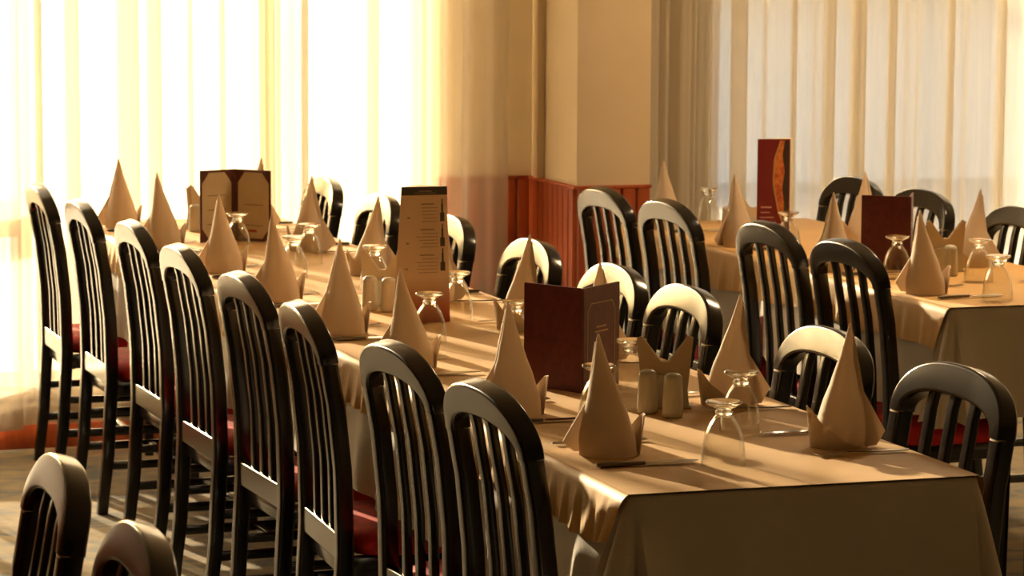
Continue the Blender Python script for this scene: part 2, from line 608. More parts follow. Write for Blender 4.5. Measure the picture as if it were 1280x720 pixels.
curtain('sheer cream curtain at the left end, beside the outermost chair of the long row', -2.22, -0.195, [(-1.75, -1.68), (-1.4, -1.36), (-1.1, -1.03), (-0.8, -0.76), (-0.5, -0.44)], seed=1, y0=5.385, z0=0.085)
curtain('sheer cream curtain glowing with sun behind the far end of the long table', -0.235, 0.66,
        [(-0.139, -0.118), (-0.037, 0.008), (0.14, 0.212), (0.246, 0.292), (0.385, 0.40), (0.50, 0.515), (0.635, 0.648)], seed=2, y0=5.415)
curtain('sheer cream curtain over the right side of the sunny window, gathered against the wall', 0.635, 1.535,
        [(0.66, 0.685), (0.79, 0.805), (1.018, 1.058), (1.215, 1.23)], seed=3, y0=5.395, dens=[(1.22, 1.55, 0.016, 80)])
curtain('sheer curtain gathered in dense folds to the right of the pier', 1.99, 2.36,
        [(2.06, 2.12), (2.2, 2.235), (2.285, 2.325)], seed=4, y0=5.43, dens=[(1.95, 2.38, 0.024, 120)])
curtain('sheer pale curtain behind the far end of the second table', 2.30, 2.90,
        [(2.385, 2.44), (2.62, 2.632), (2.77, 2.80)], seed=5, y0=5.40, wave=0.014)
curtain('sheer pale curtain at the right end behind the second table', 2.868, 5.35,
        [(2.885, 2.93), (3.02, 3.045), (3.27, 3.288), (3.49, 3.505), (3.6, 3.65), (3.85, 3.9), (4.2, 4.25), (4.5, 4.58), (4.9, 4.95)], seed=6, y0=5.452, wave=0.014)
rl = tag(MB().box((-2.45, 5.36, 2.63), (1.60, 5.45, 2.70), 0.005).build('curtain_rail', M_frame), 'white curtain track under the ceiling over the left window', 'curtain rail')
rr_ = tag(MB().box((1.95, 5.36, 2.63), (5.45, 5.45, 2.70), 0.005).build('curtain_rail', M_frame), 'white curtain track under the ceiling over the right window', 'curtain rail')

# ------------------------------------------------------------------ out-of-view lamp added over the second row for warm fill
def emitter(name, col, st):
    m = bpy.data.materials.new(name)
    m.use_nodes = True
    t = m.node_tree
    t.nodes.remove(t.nodes['Principled BSDF'])
    e = t.nodes.new('ShaderNodeEmission')
    e.inputs['Color'].default_value = (*col, 1)
    e.inputs['Strength'].default_value = st
    t.links.new(e.outputs[0], t.nodes['Material Output'].inputs['Surface'])
    return m
M_fill_lamp = emitter('fill_emitter', (1.0, 0.69, 0.38), FILL_LAMP)
for x, y, lab in ((2.45, 3.2, 'round lamp added out of view above the second table for warm fill'),):
    t = thing('added_fill_lamp', lab, 'fill lamp', (x, y, TOP - 0.07))
    fix_normals(MB().lathe([(0.27, 0.07), (0.275, 0.03), (0.265, 0.0), (0.251, 0.0), (0.251, 0.02)], 40).build('rim', M_frame, t))
    MB().lathe([(0.25, 0.012), (0.24, 0.004), (0.10, -0.002), (0.002, -0.003)], 40).build('diffuser', M_fill_lamp, t)

# ------------------------------------------------------------------ chairs
CH = 0.945
HW = 0.208           # half width of the back
JZ = CH - 0.112      # where the arch is jointed to the posts
LEAN = [(0.0, -0.034), (0.2, -0.012), (0.42, 0.0), (0.58, -0.003), (0.72, -0.016), (0.84, -0.036), (CH, -0.062)]
def back_x(z):
    return interp(LEAN, z)

def sweep(m, pts, sec_fn):
    """pts: list of (centre, n-dir, b-dir, hw, hd, r)"""
    rings = []
    for c, n, b, hw, hd, r in pts:
        rings.append([Vector(c) + Vector(n) * u + Vector(b) * v for u, v in rrect(hw, hd, r)])
    m.rings(rings)
    return m

def make_chair():
    t = thing('dining_chair', 'chair', 'chair')
    X = (1, 0, 0)
    # posts with rear legs in one piece
    for s in (-1, 1):
        m = MB()
        pts = []
        for i in range(19):
            z = lerp(0, JZ, i / 18)
            hd = 0.019 if z > 0.35 else lerp(0.016, 0.019, z / 0.35)
            pts.append(((back_x(z), s * (HW - 0.0185), z), (0, 1, 0), X, 0.0185, hd, 0.007))
        sweep(m, pts, None)
        p = fix_normals(m.build('back_post', M_black, t, ang=60, wn=True))
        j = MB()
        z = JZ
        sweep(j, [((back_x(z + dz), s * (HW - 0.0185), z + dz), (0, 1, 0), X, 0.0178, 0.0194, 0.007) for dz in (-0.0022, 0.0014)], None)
        fix_normals(j.build('joint_glint', M_glint, p))  # thin pale strip stands for light caught in the joint groove
    # arched crest
    m = MB()
    pts = []
    N = 26
    for i in range(N + 1):
        a = PI * i / N
        ca, sa = math.cos(a), math.sin(a)
        ex = 0.86
        oc = (math.copysign(abs(ca) ** ex, ca) * HW, JZ + (abs(sa) ** ex) * (CH - JZ))
        ic = (math.copysign(abs(ca) ** ex, ca) * (HW - 0.039), JZ + (abs(sa) ** ex) * (CH - JZ - 0.060))
        cyy, czz = (oc[0] + ic[0]) / 2, (oc[1] + ic[1]) / 2
        dy, dz = oc[0] - ic[0], oc[1] - ic[1]
        L = math.hypot(dy, dz)
        sl = (back_x(czz + 0.01) - back_x(czz - 0.01)) / 0.02
        n = Vector((sl * dz / L, dy / L, dz / L))
        hd = 0.0205
        pts.append(((back_x(czz), cyy, czz), n, Vector((1, 0, -sl)).normalized(), L / 2, hd, 0.0065))
    sweep(m, pts, None)
    fix_normals(m.build('crest_rail', M_black, t, ang=60, wn=True))
    # three slats
    RZ0, RZ1 = 0.395, 0.455
    for k in (-1, 0, 1):
        y = k * 0.078
        m = MB()
        zt = JZ + (1 - (abs(y) / (HW - 0.039)) ** 2) ** 0.5 * (CH - JZ - 0.060) + 0.012
        pts = []
        for i in range(13):
            z = lerp(RZ1 - 0.01, zt, i / 12)
            pts.append(((back_x(z) + 0.001, y, z), (0, 1, 0), X, 0.0125, 0.0085, 0.004))
        sweep(m, pts, None)
        fix_normals(m.build('slat', M_black, t, ang=60, wn=True))
    b = MB().box((-0.014, -HW + 0.034, RZ0), (0.012, HW - 0.034, RZ1), 0.004)
    fix_normals(b.build('lower_back_rail', M_black, t, ang=60, wn=True))
    # seat
    f = MB()
    f.box((0.012, -0.20, 0.36), (0.352, -0.17, 0.405), 0.004).box((0.012, 0.17, 0.36), (0.352, 0.20, 0.405), 0.004)
    f.box((0.332, -0.205, 0.36), (0.358, 0.205, 0.405), 0.004).box((0.0, -0.18, 0.355), (0.03, 0.18, 0.394), 0.004)
    fix_normals(f.build('seat_frame', M_black, t))
    c = MB()
    rings = []
    for z, g in ((0.405, -0.004), (0.41, 0.004), (0.43, 0.008), (0.448, 0.002), (0.458, -0.014), (0.463, -0.05), (0.465, -0.11)):
        rings.append([(0.192 + (0.166 + g) * u, (0.203 + g) * v, z) for u, v in [(math.copysign(abs(math.cos(q)) ** 0.35, math.cos(q)), math.copysign(abs(math.sin(q)) ** 0.35, math.sin(q))) for q in [2 * PI * (i + 0.5) / 32 for i in range(32)]]])
    c.rings(rings)
    fix_normals(c.build('seat_cushion', M_red, t, ang=50))
    for s in (-1, 1):
        m = MB()
        sweep(m, [((0.340, s * 0.184, z), (0, 1, 0), X, lerp(0.014, 0.019, z / 0.36), lerp(0.014, 0.019, z / 0.36), 0.005) for z in (0, 0.12, 0.24, 0.36)], None)
        fix_normals(m.build('front_leg', M_black, t))
        fix_normals(MB().box((-0.006, s * 0.187 - 0.008, 0.245), (0.328, s * 0.187 + 0.008, 0.268), 0.003).build('stretcher', M_black, t))
        fix_normals(MB().box((-0.010, s * 0.187 - 0.008, 0.135), (0.328, s * 0.187 + 0.008, 0.160), 0.003).build('stretcher', M_black, t))
    fix_normals(MB().box((0.185, -0.18, 0.139), (0.205, 0.18, 0.157), 0.003).build('cross_stretcher', M_black, t))
    return t

proto = make_chair()
first = [True]
def place_chair(ax, ay, face, turn, label, group):
    """(ax, ay): the apex of the back; face: 0 looks to +X, 180 to -X; turn in degrees"""
    a = math.radians(face + turn)
    off = back_x(CH)
    loc = (ax - math.cos(a) * off, ay - math.sin(a) * off, 0)
    if first[0]:
        first[0] = False
        proto.location = loc
        proto.rotation_euler = (0, 0, a)
        proto['label'] = label
        proto['group'] = group
        return proto
    return dup(proto, loc, a, label, group)

rowL = [(-0.196, 5.067, 0), (-0.173, 4.427, 1), (-0.155, 3.688, 1.5), (-0.164, 2.984, 2), (-0.162, 2.285, 2.5), (-0.171, 1.664, -2), (-0.158, 0.944, 4), (-0.152, 0.376, 3)]
nm = ['chair nearest the window, at the far end', 'second chair from the window', 'third chair from the window', 'fourth chair from the window', 'fourth chair from the near end', 'third chair from the near end', 'second chair from the near end', 'nearest chair, at the near end']
for (x, y, tr), n in zip(rowL, nm):
    place_chair(x, y, 0, tr, 'black slat-back ' + n + ' of the long left row', 'chairs along the left side of the long table')
rowR = [(0.792, 5.085, 0), (0.792, 4.38, 0), (0.79, 3.608, 0), (0.793, 2.868, 1), (0.789, 2.21, 1), (0.792, 1.73, 0), (0.792, 0.92, 1), (0.802, 0.337, 4)]
nm = ['farthest arched black chair, nearest the window', 'second arched black chair from the window', 'arched black chair beside the tall drinks card', 'arched black chair before the wood panelling', 'arched black chair behind the standing maroon menu', 'third nearest arched black chair', 'second nearest arched black chair', 'nearest arched black chair, by the front corner']
for (x, y, tr), n in zip(rowR, nm):
    place_chair(x, y, 180, tr, n + ' on the long table\'s right side', 'chairs along the right side of the long table')
rowT = [(1.540, 4.457, 3), (1.575, 3.968, 3.5), (1.583, 3.185, 2), (1.586, 2.652, 2)]
nm = ['in front of the pier panelling, farthest', 'second from the pier', 'third from the pier', 'nearest the viewer, by the front corner']
for (x, y, tr), n in zip(rowT, nm):
    place_chair(x, y, 0, tr, 'black slat-back chair on the second table\'s left side, ' + n, 'chairs along the left side of the second table')
rowU = [(2.537, 4.64, 3), (2.537, 4.11, 3), (2.537, 3.44, 0)]
nm = ['by the tall wine-red card', 'half behind the second table\'s dark menu', 'at the right edge of the picture']
for (x, y, tr), n in zip(rowU, nm):
    place_chair(x, y, 180, tr, 'black arched chair against the pale curtain, ' + n, 'chairs along the right side of the second table')
place_chair(-1.011, -0.228, 180, -1, 'black slat-back chair with sunlit front in the bottom left corner, farther of two', 'chairs in the bottom left corner')
place_chair(-1.003, -0.817, 180, -1, 'black slat-back chair in the bottom left corner, only its arch showing', 'chairs in the bottom left corner')

# ------------------------------------------------------------------ tables and cloths
TZ = 0.790            # bare table top; the cloths add up to 0.80
def table(x0, x1, y0, y1, label):
    t = thing('dining_table', label, 'table', ((x0 + x1) / 2, (y0 + y1) / 2, 0), 0, 'tables under cloths')
    hx, hy = (x1 - x0) / 2 - 0.006, (y1 - y0) / 2 - 0.006
    fix_normals(MB().box((-hx, -hy, TZ - 0.03), (hx, hy, TZ), 0.004).build('table_top', M_tablewood, t))
    a = MB()
    ax, ay = hx - 0.06, hy - 0.06
    a.box((-ax, -ay, TZ - 0.09), (ax, -ay + 0.02, TZ - 0.031)).box((-ax, ay - 0.02, TZ - 0.09), (ax, ay, TZ - 0.031))
    a.box((-ax, -ay + 0.02, TZ - 0.09), (-ax + 0.02, ay - 0.02, TZ - 0.031)).box((ax - 0.02, -ay + 0.02, TZ - 0.09), (ax, ay - 0.02, TZ - 0.031))
    a.build('apron', M_tablewood, t, smooth=False)
    for sy in (-1, 1):
        cy_ = sy * (ay - 0.06)
        fix_normals(MB().box((-0.022, cy_ - 0.03, 0.03), (0.022, cy_ + 0.03, TZ - 0.0905), 0.004).build('leg', M_tablewood, t))
        fix_normals(MB().box((-0.05, cy_ - 0.028, 0), (0.05, cy_ + 0.028, 0.03), 0.004).build('foot', M_tablewood, t))
    return t

def drape(x0, x1, y0, y1, ztop, drop, near, far, seed, flare=0.05, rip=0.012, mat=None, name='undercloth', step=0.02, ends=True, fq=26.0, rag=0.0, off0=0.006, slant=0.0):
    """a cloth laid on the rectangle; hangs on the two long sides and, if asked, on the near and far ends"""
    rnd = random.Random(seed)
    r = 0.012
    # outline of hanging part as list of (x, y, nx, ny, corner)
    segs = []
    def side(a, b, n):
        L = math.hypot(b[0] - a[0], b[1] - a[1])
        k = max(2, int(L / step))
        return [(lerp(a[0], b[0], i / k), lerp(a[1], b[1], i / k), n[0], n[1], 0.0) for i in range(k + 1)]
    def corner(c, a0, a1):
        out = []
        for i in range(1, 8):
            a = lerp(a0, a1, i / 8)
            out.append((c[0] + r * math.cos(a), c[1] + r * math.sin(a), math.cos(a), math.sin(a), math.sin(i / 8 * PI)))
        return out
    left = side((x0, y1), (x0, y0), (-1, 0))
    right = side((x1, y0), (x1, y1), (1, 0))
    chains = []
    if near and ends:
        left = side((x0, y1), (x0, y0 + r), (-1, 0))
        right = side((x1, y0 + r), (x1, y1), (1, 0))
        ch = left + corner((x0 + r, y0 + r), PI, 1.5 * PI) + side((x0 + r, y0), (x1 - r, y0), (0, -1)) + corner((x1 - r, y0 + r), 1.5 * PI, 2 * PI) + right
        chains.append(ch)
    else:
        chains += [left, right]
    m = MB()
    ph = [rnd.random() * 6.28 for _ in range(4)]
    NV = 12
    for ch in chains:
        s = 0
        rows = [[] for _ in range(NV + 4)]
        pv = None
        for (x, y, nx, ny, c) in ch:
            if pv:
                s += math.hypot(x - pv[0], y - pv[1])
            pv = (x, y)
            endside = abs(ny) > 0.9 and near and ends
            k = 0.25 if endside else 1.0
            wv = (math.sin(s * fq + ph[0]) + 0.6 * math.sin(s * fq * 1.9 + ph[1]) + 0.5 * math.sin(s * fq * 0.37 + ph[2])) * k
            if near and ends and c == 0.0:
                dc = min(math.hypot(x - x0, y - y0), math.hypot(x - x1, y - y0))
                c = 0.85 * math.exp(-(dc / (0.055 if endside else 0.028)) ** 2)
            fo = flare * c * (0.55 if x > (x0 + x1) / 2 else 1.0)
            dr = drop * (1 + rag * math.sin(s * 9 + ph[3]) + rag * 0.5 * math.sin(s * 21 + ph[1])) + 0.02 * c
            # flat edge strip, rounded shoulder, then the fall
            rows[0].append((x - nx * 0.02, y - ny * 0.02, ztop))
            rows[1].append((x - nx * 0.002, y - ny * 0.002, ztop - 0.0003))
            rows[2].append((x + nx * 0.004, y + ny * 0.004, ztop - 0.004))
            for i in range(NV + 1):
                v = i / NV
                z = ztop - 0.010 - dr * v
                off = off0 + 0.010 * v ** 0.7 + fo * v + rip * (0.4 + wv) * (v ** 1.1)
                off = max(off, 0.0045)
                sl = slant * v * max(0.0, 1 - (y - y0) / 0.12)
                rows[3 + i].append((x + nx * off, y + ny * off + sl, z))
        m.rings(rows, closed=False, cap=False)
    # flat top, a little uneven like pressed cloth
    n1, n2 = 8, max(8, int((y1 - y0) / 0.1))
    rows = []
    for j in range(n2 + 1):
        row = []
        for i in range(n1 + 1):
            x, y = lerp(x0 + 0.0, x1 - 0.0, i / n1), lerp(y0 + (0.0), y1, j / n2)
            edge = i in (0, n1) or j in (0, n2)
            row.append((x, y, ztop + (0 if edge else 0.0006 * math.sin(x * 23 + y * 9 + ph[0]) - 0.0002)))
        rows.append(row)
    m.rings(rows, closed=False, cap=False)
    o = m.build(name, mat, ang=60)
    return o

def hem_line(parent, x, y0, y1, z, sgn):
    pass

T1 = (0.0, 0.664)
T1Y = [0.0, 1.33, 2.66, 3.99, 5.30]
names = ['near end of the long row', 'second place of the long row', 'third place of the long row', 'window end of the long row']
uz, oz = TZ + 0.004, TZ + 0.0072
M1_tables = []
for k in range(4):
    y0, y1 = T1Y[k], T1Y[k + 1]
    table(T1[0], T1[1], y0, y1, 'cloth-covered dining table at the ' + names[k])
    u = drape(T1[0], T1[1], y0 + (0 if k == 0 else 0.002), y1 - 0.002, uz, 0.285, k == 0, k == 3, 10 + k, flare=0.16, rip=0.010, mat=M_under, name='undercloth', rag=0.03)
    tag(u, 'long cream undercloth, ' + names[k], 'tablecloth', 'cream undercloths')
    o = drape(T1[0] - 0.004, T1[1] + 0.004, y0 - (0.003 if k == 0 else -0.001), y1 - 0.001, oz, 0.088, False, False, 30 + k, rip=0.005, mat=M_over, name='overlay_cloth', ends=False, fq=95, rag=0.07, step=0.011, off0=0.010, slant=0.05 if k == 0 else 0.0)
    tag(o, 'gold satin overlay cloth, ' + names[k], 'tablecloth', 'gold overlay cloths')
T2 = (1.741, 2.405)
T2Y = [2.302, 3.54, 4.78]
names2 = ['near end of the second row', 'pier end of the second row']
for k in range(2):
    y0, y1 = T2Y[k], T2Y[k + 1]
    table(T2[0], T2[1], y0, y1, 'cloth-covered dining table at the ' + names2[k])
    u = drape(T2[0], T2[1], y0 + (0 if k == 0 else 0.002), y1 - 0.002, uz, 0.285, k == 0, k == 1, 20 + k, flare=0.09, rip=0.006, mat=M_under, name='undercloth', rag=0.03)
    tag(u, 'long cream undercloth, ' + names2[k], 'tablecloth', 'cream undercloths')
    o = drape(T2[0] - 0.004, T2[1] + 0.004, y0 - (0.003 if k == 0 else -0.001), y1 - 0.001, oz, 0.105, False, False, 40 + k, rip=0.005, mat=M_over, name='overlay_cloth', ends=False, fq=60, rag=0.06, step=0.014, off0=0.010, slant=0.03 if k == 0 else 0.0)
    tag(o, 'gold satin overlay cloth, ' + names2[k], 'tablecloth', 'gold overlay cloths')
TOPZ = oz + 0.0006

# ------------------------------------------------------------------ folded napkins
def napkin_meshes(seed):
    rnd = random.Random(seed)
    j = lambda a: rnd.uniform(-a, a)
    H = 0.227
    lean = -0.018 + j(0.008)
    n = 36
    # body: a standing cone of folded linen
    m = MB()
    rings = []
    NZ = 16
    dent = j(1.0)
    for i in range(NZ + 1):
        v = i / NZ
        z = H * v
        w_ = interp([(0, 1.0), (0.14, 0.99), (0.32, 0.80), (0.55, 0.50), (0.78, 0.24), (0.93, 0.10), (1.0, 0.035)], v)
        cx_ = lean * interp([(0, 0), (0.3, 0.25), (1, 1.0)], v)
        row = []
        for k in range(n):
            a = 2 * PI * k / n
            rx, ry = 0.054 * w_, 0.048 * w_
            ripple = 1 + 0.03 * math.sin(3 * a + dent) * (1 - v) + 0.02 * math.sin(5 * a + 2 * v + dent * 3)
            row.append((cx_ + rx * ripple * math.cos(a), ry * ripple * math.sin(a), z))
        rings.append(row)
    m.rings(rings)
    body = m
    # cuff: turned-up band on the far half, rising to a free tip at +x
    c = MB()
    rows = [[], []]
    back = [[], []]
    for k in range(15):
        t = k / 14
        a = lerp(-0.35, 1.95, t)
        z = interp([(0, 0.072 + j(0.004)), (0.18, 0.076), (0.45, 0.042), (0.75, 0.014), (1.0, 0.004)], t)
        g = 1.07 + 0.04 * math.sin(t * PI)
        gt = 1.10 + 0.18 * max(0, 1 - abs(t - 0.12) / 0.35)
        sh = lambda gg: (0.054 * gg * math.cos(a), 0.048 * gg * math.sin(a))
        x_, y_ = sh(g)
        xt, yt = sh(gt)
        rows[0].append((x_, y_, 0.0))
        rows[1].append((xt, yt, z))
        back[0].append((x_ * 0.97, y_ * 0.97, 0.0))
        back[1].append((xt * 0.965, yt * 0.965, z - 0.001))
    full = []
    for k in range(15):
        full.append([rows[0][k], rows[1][k], back[1][k], back[0][k]])
    c.rings(full)
    # second, inner tip of the cuff
    c.add([(0.052, 0.012, 0.004), (0.056, -0.012, 0.004), (0.068 + j(0.006), 0.004, 0.066), (0.050, 0.012, 0.004), (0.054, -0.012, 0.004), (0.066, 0.006, 0.066)],
          [(0, 1, 2), (5, 4, 3), (0, 2, 5, 3), (1, 4, 5, 2), (0, 3, 4, 1)])
    # wing: free corner of the cloth hanging at the -x side
    w1 = MB()
    zc = 0.030 + j(0.008)
    A = [(lean - 0.004, 0.004, H * 0.93), (-0.040, 0.012, H * 0.45), (-0.084 + j(0.004), 0.018, zc), (-0.058, 0.034, 0.004), (-0.036, 0.034, 0.002), (-0.030, 0.020, H * 0.35), (-0.018, 0.010, H * 0.7)]
    B = [(x, y + 0.004, z) for x, y, z in A]
    w1.add(A + B, [tuple(range(7)), tuple(range(13, 6, -1))] + [(i, (i + 1) % 7, 7 + (i + 1) % 7, 7 + i) for i in range(7)])
    return body, c, w1

nap_protos = []
def make_napkin(seed):
    t = thing('folded_napkin', 'napkin', 'napkin')
    b, c, w1 = napkin_meshes(seed)
    fix_normals(b.build('cone', M_napkin, t, ang=60))
    fix_normals(c.build('cuff', M_napkin, t, ang=45))
    fix_normals(w1.build('loose_corner', M_napkin, t, ang=45))
    return t
nap_used = {}
def place_napkin(x, y, rz, label, group, var, h=1.0):
    loc = (x, y, TOPZ)
    if var not in nap_used:
        o = make_napkin(100 + var)
        nap_used[var] = o
        o.location = loc
        o.rotation_euler = (0, 0, rz)
        o['label'] = label
        o['group'] = group
    else:
        o = dup(nap_used[var], loc, rz, label, group)
    o.scale = (1, 1, h)
    return o

# ------------------------------------------------------------------ cutlery
def make_knife():
    t = thing('table_knife', 'knife', 'knife')
    m = MB()
    rings = []
    for x, hw, hh in ((0.0, 0.005, 0.0032), (0.006, 0.0085, 0.0042), (0.05, 0.008, 0.0042), (0.088, 0.006, 0.0036), (0.094, 0.006, 0.0034)):
        rings.append([(x, u, 0.0046 + v) for u, v in rrect(hw, hh, 0.0028)])
    fix_normals(m.rings(rings).build('handle', M_handle, t))
    b = MB()
    rings = []
    for x, a, c, hh in ((0.093, -0.006, 0.006, 0.0024), (0.11, -0.010, 0.009, 0.0016), (0.17, -0.012, 0.009, 0.0013), (0.19, -0.008, 0.007, 0.0011), (0.200, -0.001, 0.003, 0.0008)):
        rings.append([(x, a, 0.0040 - hh * 0.4), (x, c, 0.004 - hh), (x, c, 0.004 + hh), (x, a, 0.0040 + hh * 0.4)])
    fix_normals(b.rings(rings).build('blade', M_steel, t, ang=30))
    return t
def make_fork():
    t = thing('table_fork', 'fork', 'fork')
    m = MB()
    rings = []
    for x, hw, z in ((0.0, 0.003, 0.004), (0.006, 0.006, 0.004), (0.05, 0.005, 0.0035), (0.10, 0.003, 0.005), (0.128, 0.0035, 0.006)):
        rings.append([(x, u, z + v) for u, v in rrect(hw, 0.0014, 0.001)])
    fix_normals(m.rings(rings).build('handle', M_handle, t))
    h = MB()
    rings = []
    for x, hw, z in ((0.126, 0.0035, 0.006), (0.138, 0.0105, 0.0045), (0.150, 0.0115, 0.0025)):
        rings.append([(x, u, z + v) for u, v in rrect(hw, 0.001, 0.0008)])
    h.rings(rings)
    fix_normals(h.build('head', M_steel, t))
    for k in range(4):
        y = (k - 1.5) * 0.0062
        tm = MB()
        rings = []
        for x, z in ((0.149, 0.0026), (0.170, 0.0022), (0.19, 0.0045)):
            rings.append([(x, y + u, z + v) for u, v in rrect(0.0016 if x < 0.18 else 0.0008, 0.0009, 0.0006)])
        fix_normals(tm.rings(rings).build('tine', M_steel, t))
    return t
cut = {}
def place_cutlery(kind, x, y, rz, label, group):
    loc = (x, y, TOPZ + 0.0003)
    if kind not in cut:
        o = make_knife() if kind == 'knife' else make_fork()
        cut[kind] = o
        o.location = loc
        o.rotation_euler = (0, 0, rz)
        o['label'] = label
        o['group'] = group
        return o
    return dup(cut[kind], loc, rz, label, group)

def setting(x, y, side, label_tail, tail_short, grp, var, rz, hs, knife=True, fork=True, ky=-0.125, fy=0.125):
    """one cover: the napkin with a knife in front of it and a fork behind it"""
    place_napkin(x, y, rz + (0 if side < 0 else PI), 'cream linen napkin folded to a peak, ' + label_tail, 'napkins ' + grp, var, hs)

NL = [(0.105, 0.392, 'nearest on the long table\'s left edge', 0.0), (0.088, 0.900, 'left of the standing maroon menu', 0.05), (0.072, 1.604, 'in front of the tall drinks card', -0.05), (0.083, 2.221, 'left of the middle shakers', 0.05), (0.100, 2.930, 'fourth from the window on the left edge', 0.0),
      (0.110, 3.638, 'in front of the open menu with cream pages', 0.0), (0.085, 4.365, 'second from the window on the left edge', 0.03), (0.085, 5.060, 'farthest on the left edge, by the window', 0.0)]
NR = [(0.560, 0.365, 'nearest on the long table\'s right edge', 0.0), (0.555, 0.915, 'second on the right edge, behind the two glasses', 0.0), (0.510, 1.606, 'mostly hidden behind the standing maroon menu', 0.15), (0.525, 2.200, 'right edge, in front of the wood panelling', -0.05),
      (0.500, 2.83, 'hidden behind the tall drinks card', 0.0), (0.490, 3.458, 'third from the window on the right edge', -0.1), (0.490, 4.165, 'second from the window on the right edge', -0.2), (0.495, 4.905, 'its tip showing above the open cream-paged menu', 0.0)]
for i, (x, y, lab, rz) in enumerate(NL):
    place_napkin(x, y, rz, 'cream linen napkin folded to a peak, ' + lab, 'napkins along the left edge of the long table', i % 4, 1.0 + 0.02 * math.sin(i * 2.3))
for i, (x, y, lab, rz) in enumerate(NR):
    place_napkin(x, y, PI + rz, 'cream linen napkin folded to a peak, ' + lab, 'napkins along the right edge of the long table', (i + 1) % 4, 1.0 + 0.02 * math.cos(i * 1.9))
NT = [(1.815, 2.600, 'nearest on the second table', 0, 0.0), (1.815, 3.200, 'on the second table, left of the dark menu', 0, 0.0), (1.815, 3.930, 'on the second table, left of the wine-red card', 0, 0.3), (1.800, 4.520, 'farthest on the second table, before the pier', 0, 0.0),
      (2.250, 3.200, 'second table, against the curtain right of the menu', 1, 0.0), (2.215, 3.900, 'second table, rising behind the menu', 1, 0.0)]
for i, (x, y, lab, s, rz) in enumerate(NT):
    place_napkin(x, y, s * PI + rz, 'cream linen napkin folded to a peak, ' + lab, 'napkins on the second table', (i + 2) % 4, 1.0)

pos = ['nearest', 'second', 'third', 'fourth', 'fifth', 'sixth', 'seventh', 'farthest']
KL = [0.262, 0.785, 1.47, 2.09, 2.79, 3.48, 4.22, 4.92]
FL = [0.520, 1.06, 1.73, 2.35, 3.05, 3.76, 4.49, 5.18]
for i in range(8):
    nx = NL[i][0]
    place_cutlery('knife', 0.033 if i == 0 else nx - 0.075, KL[i], 0.02, 'steel knife before the %s left napkin of the long table' % pos[i], 'knives on the left of the long table')
    place_cutlery('fork', 0.036 if i == 0 else nx - 0.065, FL[i], 0.0, 'steel fork beyond the %s left napkin of the long table' % pos[i], 'forks on the left of the long table')
KR = [0.235, 0.79, 1.48, 2.08, 2.71, 3.33, 4.03, 4.78]
FR = [0.512, 1.05, 1.74, 2.33, 2.95, 3.59, 4.30, 5.03]
for i in range(8):
    place_cutlery('fork', 0.655, KR[i] + 0.03, PI, 'steel fork before the %s right napkin of the long table' % pos[i], 'forks on the right of the long table')
    place_cutlery('knife', 0.655, FR[i], PI, 'steel knife beyond the %s right napkin of the long table' % pos[i], 'knives on the right of the long table')
for i, (x, y, rz, lab) in enumerate([(1.790, 2.475, 0.08, 'nearest'), (1.775, 3.07, 0, 'second nearest'), (1.775, 3.80, 0, 'third nearest'), (1.765, 4.40, 0, 'farthest')]):
    place_cutlery('knife', x, y, rz, 'steel knife before the %s left napkin of the second table' % lab, 'knives on the second table')
    place_cutlery('fork', x + 0.01, y + 0.26, 0, 'steel fork beyond the %s left napkin of the second table' % lab, 'forks on the second table')
for x, y, lab in [(2.385, 2.78, 'behind the two glasses at the right frame edge'), (2.385, 3.35, 'beyond the napkin right of the dark menu')]:
    place_cutlery('knife', x, y, PI, 'steel knife on the second table, ' + lab, 'knives on the second table')

# ------------------------------------------------------------------ upturned footed glasses
def make_glass():
    t = thing('water_glass', 'glass', 'glass')
    out = [(0.0405, 0.0005), (0.0412, 0.004), (0.0405, 0.02), (0.038, 0.04), (0.0335, 0.06), (0.027, 0.076), (0.0185, 0.0885), (0.0145, 0.0925)]
    inn = [(0.0115, 0.0895), (0.016, 0.086), (0.0245, 0.0745), (0.0315, 0.0590), (0.0362, 0.0395), (0.0388, 0.02), (0.0396, 0.004), (0.0392, 0.0005)]
    m = MB()
    prof = out + inn
    n = 36
    rings = [[(r * math.cos(2 * PI * j / n), r * math.sin(2 * PI * j / n), z) for j in range(n)] for r, z in prof]
    m.rings(rings, True, False)
    o = len(m.v)
    L = len(prof)
    for j in range(n):
        k = (j + 1) % n
        m.f.append(((L - 1) * n + j, (L - 1) * n + k, k, j))
    m.v.append((0, 0, 0.0905))
    fix_normals(m.build('bowl', M_tumbler, t, ang=50))
    f = MB()
    f.lathe([(0.0125, 0.0905), (0.016, 0.0945), (0.0165, 0.098), (0.0125, 0.1015), (0.0135, 0.104), (0.021, 0.108), (0.030, 0.1120), (0.0335, 0.1145), (0.0338, 0.1175), (0.0325, 0.1190), (0.022, 0.1180), (0.008, 0.1165), (0.002, 0.1163)], 36)
    fix_normals(f.build('foot', M_foot, t, ang=50))
    return t
